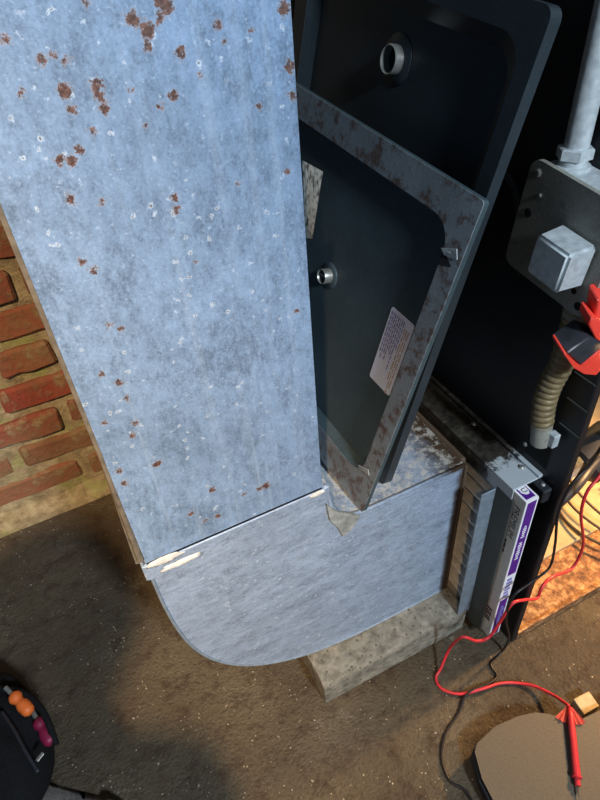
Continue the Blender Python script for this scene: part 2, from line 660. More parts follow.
# bricks, each a piece of its own; a few shared shapes
shapes = []
for k in range(6):
    b = bmesh.new()
    L = 0.205 if k < 4 else 0.098
    box(b, (-L / 2, -0.03, -0.0275), (L / 2, 0.03, 0.0275), 0.006)
    bmesh.ops.subdivide_edges(b, edges=[e for e in b.edges if e.calc_length() > 0.08], cuts=3)
    for v in b.verts:
        v.co += V(noise.noise_vector(v.co * 38 + V((k * 9.1, 0, 0)))) * 0.0055
    me = bpy.data.meshes.new('brick')
    bmesh.ops.recalc_face_normals(b, faces=b.faces[:])
    b.to_mesh(me)
    b.free()
    me.materials.append(M_brick)
    shapes.append(me)
COURSE = 0.0742
count = 0
for row in range(12):
    z = 0.068 + row * COURSE
    x = -0.95 + (0.112 if row % 2 else 0.0) + rnd.uniform(-0.02, 0.02)
    header = row % 6 == 4
    while x < 0.55:
        me = shapes[4 + rnd.randrange(2)] if header else shapes[rnd.randrange(4)]
        L = 0.098 if header else 0.205
        o = bpy.data.objects.new('brick', me)
        C.objects.link(o)
        o.parent = wall
        o.location = (x + L / 2, WY + 0.0245 + rnd.uniform(-0.004, 0.006), z + rnd.uniform(-0.003, 0.003))
        o.rotation_euler = (rnd.uniform(-.02, .02), rnd.uniform(-.02, .02), rnd.uniform(-.015, .015))
        x += L + 0.018
        count += 1

# mortar slurry heaped along the foot of the wall
bm = bmesh.new()
N, K = 90, 7
vs = []
for i in range(N + 1):
    x = -1.6 + 2.4 * i / N
    rowv = []
    for k in range(K + 1):
        a = k / K
        hgt = 0.022 + 0.018 * noise.noise(V((x * 7, 1.3, 0)))
        wid = 0.055 + 0.03 * noise.noise(V((x * 6, 4.2, 0)))
        y = WY + 0.01 - wid * a
        z = hgt * (1 - a) ** 1.6 + 0.004 * noise.noise(V((x * 40, a * 9, 2))) * (1 - a)
        rowv.append(bm.verts.new((x, y, max(z, 0) + 0.0005)))
    vs.append(rowv)
for i in range(N):
    for k in range(K):
        bm.faces.new((vs[i][k], vs[i + 1][k], vs[i + 1][k + 1], vs[i][k + 1]))
o = obj('trim_1', bm, M_mortar, smooth=True)
o['kind'] = 'structure'

# ------------------------------------------------------------------ return air duct
YF, YB = 0.424, 0.90
XL, XR = -0.0137, 0.2013
duct = thing('return_air_duct', 'tall blue-grey galvanized sheet metal duct with rust spots and curved elbow', 'duct', (0.2, 0.62, 0.06))
bm = bmesh.new()
for lo, hi in (((XL, YF, 0.4525), (XR, YF + 0.002, 2.2)), ((XL, YB - 0.002, 0.4525), (XR, YB, 2.2)),
               ((XL, YF + .002, 0.4525), (XL + 0.002, YB - .002, 2.2)), ((XR - 0.002, YF + .002, 0.4525), (XR, YB - .002, 2.2))):
    box(bm, lo, hi)
obj('trunk', bm, M_duct, duct)
# folded lock seam that stands along the left edge
bm = bmesh.new()
tube(bm, [(XL - 0.0005, YF + 0.003, 2.2), (XL - 0.0005, YF + 0.003, 0.62), (XL - 0.002, YF + 0.004, 0.53), (XL - 0.004, YF + 0.006, 0.456)], 0.0035, 6)
obj('edge_seam', bm, M_edge, duct)
bm = bmesh.new()
prism(bm, [(XL - 0.0035, YF + 0.010, 0.62), (XL - 0.0105, YF + 0.010, 0.448), (XL - 0.0035, YF + 0.010, 0.446)], (0, 0.02, 0))
obj('bent_flange', bm, M_edge, duct)

# elbow outline in X-Z
heel = [(-0.0150, 0.455), (-0.0137, 0.427), (-0.0125, 0.365), (-0.007, 0.30), (0.003, 0.249), (0.022, 0.199), (0.053, 0.153),
        (0.096, 0.115), (0.157, 0.084), (0.235, 0.067), (0.325, 0.0625), (0.424, 0.0622)]
heel = [(p.x, p.z) for p in smooth_path([(a, 0, b) for a, b in heel], 4)]
top = [(0.424, 0.372), (0.262, 0.3735), (0.238, 0.378), (0.2215, 0.392), (0.212, 0.415), (0.2055, 0.455)]
out = heel + top
bm = bmesh.new()
fa = [bm.verts.new((x, YF, z)) for x, z in out]
fb = [bm.verts.new((x, YB, z)) for x, z in out]
bm.faces.new(fa)
bm.faces.new(fb[::-1])
n = len(out)
for i in range(n - 1):
    bm.faces.new((fa[i], fa[i + 1], fb[i + 1], fb[i]))
bm.faces.new((fa[n - 1], fa[0], fb[0], fb[n - 1]))
bmesh.ops.triangulate(bm, faces=[q for q in bm.faces if len(q.verts) > 4])
elbow = obj('elbow', bm, M_boot, duct, angle=35)
# lock seams: raised band along the heel edge and along the throat
bm = bmesh.new()
tube(bm, [(x, YF - 0.0002, z) for x, z in heel], 0.0022, 6)
obj('heel_seam', bm, M_galv, elbow, smooth=True)
bm = bmesh.new()
tube(bm, [(x, YF + 0.001, z) for x, z in top[::-1]], 0.003, 6)
obj('throat_seam', bm, M_boot, elbow, smooth=True)
# slip joint between trunk and elbow : folded cleat, slightly proud
bm = bmesh.new()
box(bm, (XL - 0.004, YF - 0.0028, 0.428), (XR + 0.006, YF - 0.0004, 0.4535), 0.0008)
box(bm, (XR + 0.001, YF - 0.002, 0.428), (XR + 0.0095, YB, 0.4535), 0.0008)
box(bm, (XL - 0.006, YF - 0.002, 0.428), (XL - 0.0022, YB, 0.4535), 0.0008)
obj('slip_cleat', bm, M_boot, duct)
for cx, cz, sx, sz, k in ((0.006, 0.4515, 0.020, 0.006, 1), (0.022, 0.436, 0.024, 0.005, 2), (0.194, 0.4505, 0.010, 0.004, 3)):
    bm = bmesh.new()
    bmesh.ops.create_icosphere(bm, subdivisions=3, radius=1.0)
    for v in bm.verts:
        nn = 1 + 0.45 * noise.noise(v.co * 2.2 + V((k * 5, 0, 0)))
        v.co = V((cx + v.co.x * sx * nn, YF - 0.0030 + v.co.y * 0.0012, cz + v.co.z * sz * nn))
    obj('corrosion_crust', bm, M_crust, duct, smooth=True)
# torn metal patch at the throat
bm = bmesh.new()
prism(bm, [(0.205, YF - 0.004, 0.424), (0.222, YF - 0.004, 0.398), (0.246, YF - 0.004, 0.379), (0.252, YF - 0.004, 0.372),
           (0.238, YF - 0.004, 0.352), (0.226, YF - 0.004, 0.346), (0.219, YF - 0.004, 0.37), (0.208, YF - 0.004, 0.392)], (0, 0.0036, 0))
obj('throat_patch', bm, M_patch, duct)
# inset neck that runs to the filter rack
bm = bmesh.new()
box(bm, (0.424, YF + 0.010, 0.074), (0.4360, YB - 0.014, 0.3715), 0.004)
obj('neck', bm, M_neck, duct)
bm = bmesh.new()
box(bm, (0.4215, YF - 0.0030, 0.063), (0.4262, YF + 0.016, 0.372), 0.001)
obj('end_flange', bm, M_neck, duct)

# ------------------------------------------------------------------ concrete block under the elbow
blk = bmesh.new()
box(blk, (0.160, 0.374, 0.0), (0.4325, 0.56, 0.060), 0.005, None, 2)
bmesh.ops.subdivide_edges(blk, edges=[e for e in blk.edges if e.calc_length() > 0.03], cuts=6, use_grid_fill=True)
for v in blk.verts:
    if v.co.z > 0.002:
        v.co += V(noise.noise_vector(v.co * 45)) * 0.0018
tag(obj('concrete_block', blk, M_block), 'low grey concrete block lying under the duct elbow', 'block')

# ------------------------------------------------------------------ furnace
FX, FY = 0.485, 0.315
fur = thing('furnace', 'near-black furnace cabinet with open front and rusty base pan', 'furnace', (0.8, 0.66, 0))
bm = bmesh.new()
box(bm, (FX, FY, 0.0), (FX + 0.012, 1.0, 1.7), 0.0015)
side = obj('side_panel', bm, M_cab, fur)
bm = bmesh.new()
box(bm, (1.10, FY, 0.0), (1.112, 1.0, 1.7), 0.0015)
obj('side_panel', bm, M_cab, fur)
bm = bmesh.new()
box(bm, (FX + 0.012, 0.99, 0.0), (1.10, 1.0, 1.7))
obj('back_panel', bm, M_cab, fur)
bm = bmesh.new()
box(bm, (FX, FY, 1.7), (1.112, 1.0, 1.712))
obj('top_panel', bm, M_cab, fur)
bm = bmesh.new()
box(bm, (FX + 0.012, FY, 0.0), (1.10, 0.99, 0.012))
box(bm, (FX + 0.012, FY, 0.012), (1.10, FY + 0.004, 0.020))
pan = obj('base_pan', bm, M_pan, fur)
bm = bmesh.new()
box(bm, (FX + 0.03, 0.405, 0.012), (1.09, 0.97, 0.022), 0.002)
obj('floor_board', bm, M_board, fur)
bm = bmesh.new()
box(bm, (FX + 0.012, FY + 0.004, 0.98), (1.10, FY + 0.02, 1.10), 0.002)
obj('front_rail', bm, M_cab, fur)
# deck that carries the blower, above the open compartment
bm = bmesh.new()
box(bm, (FX + 0.012, 0.42, 0.52), (1.10, 0.99, 0.532))
obj('blower_deck', bm, M_cab, fur)
# blower scroll hanging from the deck, far back
bm = bmesh.new()
pts = []
for k in range(28):
    a = 2 * math.pi * k / 28
    rr = 0.13 + 0.035 * k / 28
    pts.append((0.70, 0.76 + rr * math.cos(a), 0.34 + rr * math.sin(a)))
prism(bm, pts, (0.22, 0, 0), 0.002)
obj('blower_housing', bm, M_rackdk, fur)
for z in (0.565, 0.527, 0.487):
    bm = bmesh.new()
    box(bm, (FX - 0.0012, FY + 0.001, z), (FX, FY + 0.030, z + 0.0016))
    obj('louver_lip', bm, M_rackdk, side)
bm = bmesh.new()
box(bm, (FX - 0.014, 0.327, 0.362), (FX, 0.352, 0.386), 0.002)
br = obj('bracket', bm, M_blackp, fur)
bm = bmesh.new()
lathe(bm, [(0.0032, 0), (0.0032, 0.0015), (0.0018, 0.003), (0, 0.0032)], Matrix.Translation((FX - 0.007, 0.338, 0.386)), 12)
obj('screw', bm, M_screw, br)
for yy, zz in ((0.60, 0.47), (0.385, 0.417), (0.56, 0.60), (0.70, 0.55)):
    bm = bmesh.new()
    lathe(bm, [(0.0035, 0), (0.0035, 0.0015), (0.002, 0.003), (0, 0.0032)], axes((FX, yy, zz), (0, 1, 0), (0, 0, 1), (-1, 0, 0)), 10)
    obj('screw', bm, M_screw, side)
# dark cut-out behind the flex connector
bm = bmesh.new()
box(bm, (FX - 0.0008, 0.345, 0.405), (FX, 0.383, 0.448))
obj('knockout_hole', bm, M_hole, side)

# ------------------------------------------------------------------ filter rack
rack = thing('filter_rack', 'grimy sheet metal filter slot between duct elbow and furnace', 'filter rack', (0.455, 0.6, 0.03))
bm = bmesh.new()
box(bm, (0.4365, 0.347, 0.388), (0.478, 0.90, 0.3905), 0.0008)
box(bm, (0.4365, 0.347, 0.364), (0.4383, 0.90, 0.388))
box(bm, (0.478, 0.347, 0.3885), (0.485, 0.90, 0.394), 0.0005)
tc = obj('top_channel', bm, M_racktop, rack)
for yy in (0.372, 0.47, 0.62):
    bm = bmesh.new()
    lathe(bm, [(0.0042, 0), (0.0042, 0.001), (0.0025, 0.003), (0, 0.0032)], Matrix.Translation((0.472, yy, 0.3905)), 12)
    obj('screw', bm, M_screw, tc)
bm = bmesh.new()
box(bm, (0.4365, 0.352, 0.030), (0.4845, 0.90, 0.040), 0.0008)
obj('bottom_channel', bm, M_rackdk, rack)
bm = bmesh.new()
box(bm, (0.412, 0.374, 0.060), (0.4375, 0.3762, 0.366), 0.0005)
obj('angle_face', bm, M_galv, rack)
bm = bmesh.new()
box(bm, (0.4358, 0.343, 0.040), (0.4382, 0.374, 0.372), 0.0005)
obj('angle_flange', bm, M_rackdk, rack)  # side leg of the same angle, its shade painted in as darker steel

# ------------------------------------------------------------------ pleated air filter
flt = thing('air_filter', 'pleated air filter with purple and grey cardboard frame sticking out of the slot', 'air filter', (0.45, 0.58, 0.041))
X0, X1, Y0, Y1, Z0, Z1 = 0.4395, 0.4605, 0.326, 0.86, 0.041, 0.3855
bm = bmesh.new()
fw = 0.024
box(bm, (X0, Y0, Z0), (X1, Y0 + fw, Z1), 0.0006)
box(bm, (X0, Y1 - fw, Z0), (X1, Y1, Z1), 0.0006)
box(bm, (X0, Y0 + fw, Z0), (X1, Y1 - fw, Z0 + fw), 0.0006)
box(bm, (X0, Y0 + fw, Z1 - fw), (X1, Y1 - fw, Z1), 0.0006)
frame = obj('cardboard_frame', bm, M_card, flt)
bm = bmesh.new()
zs = Z0 + fw
k = 0
ra = []
while zs < Z1 - fw:
    xx = X0 + 0.001 if k % 2 else X1 - 0.002
    j = 0.009 * noise.noise(V((k * 1.7, 0, 0)))
    ra.append((bm.verts.new((xx, Y0 + fw, zs)), bm.verts.new((xx, (Y0 + Y1) / 2, zs + j)), bm.verts.new((xx, Y1 - fw, zs))))
    zs += 0.014 + 0.004 * noise.noise(V((k * 3.1, 2, 0)))
    k += 1
for a, b in zip(ra[:-1], ra[1:]):
    bm.faces.new((a[0], a[1], b[1], b[0]))
    bm.faces.new((a[1], a[2], b[2], b[1]))
obj('pleats', bm, M_pleat, flt)
# purple print on the narrow front end and on the top end
def quad_print(name, pts, mat, parent):
    b = bmesh.new()
    b.faces.new([b.verts.new(V(p)) for p in pts])
    return obj(name, b, mat, parent)
e = 0.0004
bm = bmesh.new()
box(bm, (X0 + 0.0002, Y0 - e, Z0 + 0.001), (X1 - 0.0002, Y0, Z1 - 0.0004))
band = obj('white_end_band', bm, M_white, frame)
def pq(x0, x1, za, zb, sl=0.0):
    return [(x0, Y0 - 2 * e, za), (x1, Y0 - 2 * e, za + sl), (x1, Y0 - 2 * e, zb + sl), (x0, Y0 - 2 * e, zb)]
quad_print('purple_band', pq(X0 + 0.003, X1 - 0.003, 0.218, Z1 - 0.003), M_purple, frame)
quad_print('purple_band', pq(X0 + 0.003, X1 - 0.003, Z0 + 0.004, 0.150), M_purple, frame)
bm = bmesh.new()
box(bm, (X0 + 0.0002, Y0 + 0.0005, Z1), (X1 - 0.0002, Y0 + 0.024, Z1 + e))
obj('white_top_band', bm, M_white, frame)
zt = Z1 + 2 * e
quad_print('purple_top', [(X0 + .003, Y0 + .003, zt), (X1 - .003, Y0 + .003, zt), (X1 - .003, Y0 + .022, zt), (X0 + .003, Y0 + .022, zt)], M_purple, frame)
zt += e
quad_print('white_badge', [(X0 + .005, Y0 + .0225, zt), (X0 + .005, Y0 + .014, zt), (X0 + .0085, Y0 + .0098, zt), (X0 + .0135, Y0 + .009, zt),
                           (X1 - .005, Y0 + .013, zt), (X1 - .0045, Y0 + .0225, zt)], M_white, frame)
zt += e
text_mesh('badge_print', 'U', 0.011, axes((X0 + .0105, Y0 + .0165, zt), (0, -1, 0), (1, 0, 0), (0, 0, 1)), M_ink, frame)
DN = (0, 0, -1)
text_mesh('premium_lettering', 'PREMIUM', 0.0150, axes((X0 - e, Y0 + 0.0115, 0.334), DN, (0, -1, 0), (-1, 0, 0)), M_ink, frame, 1.08)
for zz, ln, ww in ((0.262, 0.030, 0.0012), (0.262, 0.022, 0.0012)):
    pass
bm = bmesh.new()
for j, (za, zb) in enumerate(((0.292, 0.285), (0.283, 0.272), (0.269, 0.262))):
    box(bm, (X0 - e, Y0 + 0.014, zb), (X0, Y0 + 0.0165, za))
obj('fine_print', bm, M_ink, frame)
# size code near the foot of the grey face : bars too worn to read
bm = bmesh.new()
for j in range(5):
    z = 0.112 - j * 0.0075
    box(bm, (X0 - e, Y0 + 0.0065, z), (X0, Y0 + 0.0175, z + (0.0035 if j % 2 else 0.005)))
obj('size_code', bm, M_ink, frame)
# script lettering on the purple band, size code on the white gap
bm = bmesh.new()
for j in range(17):
    z = 0.330 - j * 0.0046
    if j in (6, 7):
        continue
    h = 0.0020 + 0.0018 * abs(math.sin(j * 2.3))
    box(bm, (X0 + 0.0105 - h, Y0 - 3 * e, z), (X0 + 0.0105 + h * 0.8, Y0 - 2.2 * e, z + 0.0022))
obj('band_lettering', bm, M_white, frame)
bm = bmesh.new()
for j in range(6):
    z = 0.208 - j * 0.0088
    box(bm, (X0 + 0.0055, Y0 - 3 * e, z - 0.005), (X0 + 0.0055 + 0.008 + 0.002 * (j % 2), Y0 - 1.2 * e, z))
obj('size_print', bm, M_labelink, frame)
bm = bmesh.new()
for j in range(12):
    z = 0.132 - j * 0.006
    box(bm, (X0 + 0.0075, Y0 - 3 * e, z - 0.0035), (X0 + 0.0125 + 0.002 * (j % 3), Y0 - 2.2 * e, z))
obj('band_small_print', bm, M_labelink, frame)


# ------------------------------------------------------------------ furnace doors leaning on the elbow
def dframe(yaw, pit, lean):
    u = V((math.sin(yaw) * math.cos(pit), math.cos(yaw) * math.cos(pit), math.sin(pit)))
    v0 = V((math.sin(lean), 0, math.cos(lean)))
    v = (v0 - u * v0.dot(u)).normalized()
    return u, v, v.cross(u)


def rrect(s0, s1, t0, t1, r, k=6):
    pts = []
    for cx, cy, a0 in ((s1 - r, t1 - r, 0), (s0 + r, t1 - r, 90), (s0 + r, t0 + r, 180), (s1 - r, t0 + r, 270)):
        for i in range(k + 1):
            a = math.radians(a0 + 90 * i / k)
            pts.append((cx + r * math.cos(a), cy + r * math.sin(a)))
    return pts


def door_panel(name, label, A, fr, W, H, rims, depth, flange, matp, matr, ring, corner=0.004, wall=0.009):
    u, v, n = fr
    Q = lambda s, t, h: A + u * s + v * t + n * h
    root = thing(name, label, 'furnace panel', Q(0, 0, 0), None)
    rs0, rs1, rt0, rt1 = rims           # front side, far side, bottom, top
    kk = 6
    outer = rrect(0, W, 0, H, corner, kk)
    inner = rrect(rs0, W - rs1, rt0, H - rt1, 0.028, kk)
    inner2 = rrect(rs0 + wall, W - rs1 - wall, rt0 + wall, H - rt1 - wall, 0.024, kk)
    th = 0.0012
    # rim
    bm = bmesh.new()
    a = [bm.verts.new(Q(s, t, 0)) for s, t in outer]
    b = [bm.verts.new(Q(s, t, 0)) for s, t in inner]
    a2 = [bm.verts.new(Q(s, t, -th)) for s, t in outer]
    b2 = [bm.verts.new(Q(s, t, -th)) for s, t in inner]
    m_ = len(outer)
    for i in range(m_):
        j = (i + 1) % m_
        bm.faces.new((a[i], a[j], b[j], b[i]))
        bm.faces.new((a2[i], a2[j], b2[j], b2[i]))
        bm.faces.new((a[i], a[j], a2[j], a2[i]))
        bm.faces.new((b[i], b[j], b2[j], b2[i]))
    rim = obj('rim', bm, matr, root)
    # recessed face with sloping wall
    bm = bmesh.new()
    b = [bm.verts.new(Q(s, t, -th * 0.5)) for s, t in inner]
    c = [bm.verts.new(Q(s, t, -depth)) for s, t in inner2]
    for i in range(m_):
        j = (i + 1) % m_
        bm.faces.new((b[i], b[j], c[j], c[i]))
    bm.faces.new(c)
    obj('recessed_face', bm, matp, root)
    # return flange folded back all round
    bm = bmesh.new()
    o1 = [bm.verts.new(Q(s, t, -th)) for s, t in outer]
    o2 = [bm.verts.new(Q(s, t, -flange)) for s, t in outer]
    inn = rrect(th, W - th, th, H - th, corner, kk)
    o3 = [bm.verts.new(Q(s, t, -flange)) for s, t in inn]
    o4 = [bm.verts.new(Q(s, t, -th)) for s, t in inn]
    for i in range(m_):
        j = (i + 1) % m_
        bm.faces.new((o1[i], o1[j], o2[j], o2[i]))
        bm.faces.new((o2[i], o2[j], o3[j], o3[i]))
        bm.faces.new((o3[i], o3[j], o4[j], o4[i]))
    obj('return_flange', bm, matp, root)
    # knob ring: shallow dimple plus protruding cup
    s, t, rr, hh = ring
    bm = bmesh.new()
    lathe(bm, [(rr * 1.75, 0.0), (rr * 1.7, 0.0012), (rr * 1.1, 0.0016), (rr * 1.0, 0.002)], axes(Q(s, t, -depth), u, v, n), 28)
    obj('ring_dimple', bm, matp, root, smooth=True)
    bm = bmesh.new()
    lathe(bm, [(rr, 0.001), (rr, hh), (rr * 0.93, hh + 0.001), (rr * 0.86, hh), (rr * 0.84, 0.0025), (rr * 0.8, 0.0022)],
          axes(Q(s, t, -depth), u, v, n), 28)
    cup = obj('latch_cup', bm, M_screw, root, angle=40)
    bm = bmesh.new()
    lathe(bm, [(rr * 0.84, 0.0024), (rr * 0.5, 0.0026), (0.0, 0.0026)], axes(Q(s, t, -depth), u, v, n), 24)
    obj('cup_bottom', bm, M_hole, cup)
    if rr > 0.012:
        return root, Q
    bm = bmesh.new()
    box(bm, (-rr * 0.75, -rr * 0.14, 0.002), (rr * 0.75, rr * 0.14, hh * 0.85), 0.0006, axes(Q(s, t, -depth), u, v, n))
    obj('latch_blade', bm, M_screw, cup)
    return root, Q


A1 = P(362, 513, 2, 0.3765)
fr1 = dframe(-0.0584, 0.1127, 0.2254)
door1, Q1 = door_panel('furnace_door', 'small dark slate furnace door with white label, its rusty rim leaning foremost', A1, fr1,
                       0.44, 0.419, (0.024, 0.026, 0.045, 0.032), 0.012, 0.007, M_door, M_doorrim, (0.193, 0.237, 0.0095, 0.012))
A2 = P(383, 487, 2, 0.3765)
fr2 = dframe(-0.0041, 0.0947, 0.188)
door2, Q2 = door_panel('furnace_door', 'large charcoal furnace door with bigger round latch, standing behind the labelled one', A2, fr2,
                       0.41, 0.551, (0.018, 0.030, 0.03, 0.024), 0.012, 0.0125, M_door2, M_door2, (0.193, 0.468, 0.0145, 0.011), 0.010, 0.016)
# printed label on the small door
u, v, n = fr1
L0 = lambda s, t, h=0.0: Q1(s, t, -0.012 + 0.0006 + h)
bm = bmesh.new()
prism(bm, [L0(a, b) for a, b in rrect(0.0345, 0.0745, 0.168, 0.2665, 0.003, 3)], n * 0.0003)
lab = obj('label_sticker', bm, M_label, door1)
bm = bmesh.new()
for j in range(8):
    s = 0.0715 - j * 0.0031
    y0 = 0.262
    ln = (0.052, 0.058, 0.05, 0.06, 0.042, 0.05, 0.06, 0.034)[j]
    seg = 0
    t = y0
    while t > y0 - ln:
        dl = rnd.uniform(0.003, 0.008)
        prism(bm, [L0(s, t, .0006), L0(s - 0.0014, t, .0006), L0(s - 0.0014, t - dl, .0006), L0(s, t - dl, .0006)], n * 0.0001)
        t -= dl + 0.0016
obj('label_print', bm, M_labelink, lab)
bm = bmesh.new()
for s, ln, w_ in ((0.0462, 0.07, 0.0016), (0.0428, 0.085, 0.0014), (0.0395, 0.075, 0.0014)):
    t = 0.255
    end = t - ln
    while t > end:
        dl = rnd.uniform(0.006, 0.014)
        prism(bm, [L0(s, t, .0006), L0(s - w_, t, .0006), L0(s - w_, t - dl, .0006), L0(s, t - dl, .0006)], n * 0.0001)
        t -= dl + 0.002
obj('label_stain_print', bm, M_labeltan, lab)
# bent tab where the side rim has torn
for (s, t, dh, L) in ((0.010, 0.362, 0.004, 0.016), (0.016, 0.062, 0.004, 0.014)):
    bm = bmesh.new()
    prism(bm, [Q1(s - 0.006, t, 0.0006), Q1(s + 0.010, t - 0.004, 0.0006), Q1(s + 0.012, t + 0.003, 0.006), Q1(s - 0.004, t + 0.010, 0.004)], n * 0.0012)
    obj('bent_tab', bm, M_zinc, door1)
bm = bmesh.new()
prism(bm, [Q1(0.008, 0.352, 0.0003), Q1(0.0245, 0.346, 0.0003), Q1(0.0245, 0.362, 0.0003)], n * 0.0003)
obj('rim_notch', bm, M_hole, door1)

# torn scrap of white pleated filter between duct and door
bm = bmesh.new()
Ns, Nt = 16, 10
grid = []
B0 = [P(302, 160, 0, 0.2155), P(322, 171, 0, 0.2300), P(306, 238, 0, 0.2180)]
p0 = V(B0[0])
for i in range(Ns + 1):
    rowv = []
    for k in range(Nt + 1):
        a = i / Ns
        tpt = V(B0[0]).lerp(V(B0[1]), a)
        bpt = V(B0[2]).lerp(V(B0[2]) + V((0.004, -0.003, 0.0)), a)
        q = tpt.lerp(bpt, k / Nt)
        q += V((-0.0, 1, 0)) * (0.0016 if i % 2 else -0.0016)
        rowv.append(bm.verts.new(q))
    grid.append(rowv)
for i in range(Ns):
    for k in range(Nt):
        bm.faces.new((grid[i][k], grid[i + 1][k], grid[i + 1][k + 1], grid[i][k + 1]))
bmesh.ops.solidify(bm, geom=bm.faces[:], thickness=0.0008)
tag(obj('filter_scrap', bm, M_scrap), 'torn white pleated filter scrap tucked beside the duct', 'scrap')

# ------------------------------------------------------------------ junction box on the furnace side
ang = math.radians(-7)
jb = thing('junction_box', 'square grey steel junction box with raised switch cover on furnace side', 'junction box', (0.46, 0.373, 0.665))
MJ = Matrix.Translation((0, 0.3705, 0.7265)) @ Matrix.Rotation(-ang, 4, 'X')
bm = bmesh.new()
box(bm, (0.445, -0.051, -0.053), (FX - 0.0005, 0.051, 0.053), 0.003, MJ)
body = obj('box_body', bm, M_zinc, jb)
bm = bmesh.new()
prism(bm, [MJ @ V((0.440, a, b)) for a, b in rrect(-0.0575, 0.0575, -0.0575, 0.0575, 0.012, 5)], (0.005, 0, 0))
obj('cover_plate', bm, M_boxm, jb)
# raised switch housing: flared frustum
bm = bmesh.new()
f4 = [P(534, 232, 0, 0.408), P(566, 255, 0, 0.408), P(559, 295, 0, 0.408), P(527, 275, 0, 0.408)]
cy_, cz_ = sum(p.y for p in f4) / 4, sum(p.z for p in f4) / 4
MR = Matrix.Translation((0, cy_, cz_)) @ Matrix.Rotation(-ang, 4, 'X')
hy = (abs((f4[0] - f4[1]).length) + abs((f4[3] - f4[2]).length)) / 4
hz = (abs((f4[0] - f4[3]).length) + abs((f4[1] - f4[2]).length)) / 4
fr_ = [(0.408, -hy, -hz), (0.408, hy, -hz), (0.408, hy, hz), (0.408, -hy, hz)]
bk_ = [(0.4405, -hy * 1.08, -hz * 1.08), (0.4405, hy * 1.08, -hz * 1.08), (0.4405, hy * 1.08, hz * 1.08), (0.4405, -hy * 1.08, hz * 1.08)]
va = [bm.verts.new(MR @ V(p)) for p in fr_]
vb = [bm.verts.new(MR @ V(p)) for p in bk_]
bm.faces.new(va)
bm.faces.new(vb[::-1])
for i in range(4):
    bm.faces.new((va[i], va[(i + 1) % 4], vb[(i + 1) % 4], vb[i]))
bmesh.ops.bevel(bm, geom=bm.edges[:], offset=0.003, segments=2, affect='EDGES')
obj('switch_housing', bm, M_zinc, jb, angle=50)
AX = lambda p: axes(p, (0, 1, 0), (0, 0, 1), (-1, 0, 0))
for a, b, mt, rr in ((0.046, 0.046, M_screw, 0.004), (-0.046, -0.047, M_hole, 0.0042), (-0.036, -0.036, M_hole, 0.003), (0.044, 0.006, M_hole, 0.0045),
                     (-0.044, 0.040, M_screw, 0.003), (0.036, 0.028, M_screw, 0.002)):
    bm = bmesh.new()
    pc = MJ @ V((0.440, a, b))
    lathe(bm, [(rr, -0.001), (rr, 0.0006), (rr * 0.6, 0.0016 if mt is M_screw else 0.0007), (0, 0.0018 if mt is M_screw else 0.0007)], AX(pc), 12)
    obj('cover_screw' if mt is M_screw else 'screw_slot', bm, mt, jb)

# rigid conduit up
cx_, cyy = 0.4655, 0.396
con = thing('conduit', 'pale zinc rigid conduit pipe rising from the junction box', 'conduit', (cx_, cyy, 0.78))
bm = bmesh.new()
tube(bm, [(cx_, cyy, 0.795), (cx_, cyy, 1.4), (cx_, cyy, 2.2)], 0.0112, 20)
obj('pipe', bm, M_zinc, con, angle=40)
bm = bmesh.new()
lathe(bm, [(0.0145, 0), (0.0165, 0.001), (0.0165, 0.0095), (0.0145, 0.0105)], Matrix.Translation((cx_, cyy, 0.790)), 6)
obj('compression_nut', bm, M_zinc, con)
bm = bmesh.new()
lathe(bm, [(0.0165, -0.008), (0.0165, 0.0035), (0.013, 0.0045), (0.013, 0.010)], Matrix.Translation((cx_, cyy, 0.7805)), 20)
obj('connector_body', bm, M_zinc, con, angle=40)

# flexible conduit down
flx = thing('flexible_conduit', 'ribbed brownish flexible metal conduit below the junction box', 'conduit', (0.465, 0.36, 0.42))
fp = [P(577, 310, 0, 0.468), P(571, 335, 0, 0.466), P(562, 362, 0, 0.464), P(550, 385, 0, 0.463), P(544, 405, 0, 0.463), P(542, 424, 0, 0.466)]
path = smooth_path(fp, 40)
dist = [0.0]
for i in range(1, len(path)):
    dist.append(dist[-1] + (path[i] - path[i - 1]).length)
bm = bmesh.new()
tube(bm, path, lambda i: 0.0118 + 0.0020 * (0.5 + 0.5 * math.cos(2 * math.pi * dist[i] / 0.0092)) ** 0.6, 16)
obj('ribbed_sleeve', bm, M_flex, flx, smooth=True)
bm = bmesh.new()
ep, et = path[-1], (path[-1] - path[-8]).normalized()
tube(bm, [ep - et * 0.004, ep + et * 0.03], 0.0125, 18)
cn = obj('connector', bm, M_boxm, flx, angle=40)
bm = bmesh.new()
tube(bm, [fp[0] + V((0, 0, 0.004)), fp[0] * 0.62 + fp[1] * 0.38], 0.0132, 18)
obj('connector', bm, M_boxm, flx, angle=40)
bm = bmesh.new()
cpt = ep + et * 0.016
box(bm, (-0.004, -0.005, -0.010), (0.006, 0.006, 0.010), 0.001, Matrix.Translation(cpt + V((0.004, -0.015, 0))))
obj('clamp_ear', bm, M_zinc, flx)

# grey cable loop behind the large door
bm = bmesh.new()
tube(bm, smooth_path([P(492, 168, 0, 0.47), P(505, 174, 0, 0.474), P(515, 190, 0, 0.476), P(518, 210, 0, 0.477), P(516, 240, 0, 0.477)], 6), 0.0035, 8)
tag(obj('grey_cable', bm, M_rackdk, None, smooth=True), 'thin grey cable loop beside the junction box', 'cable')

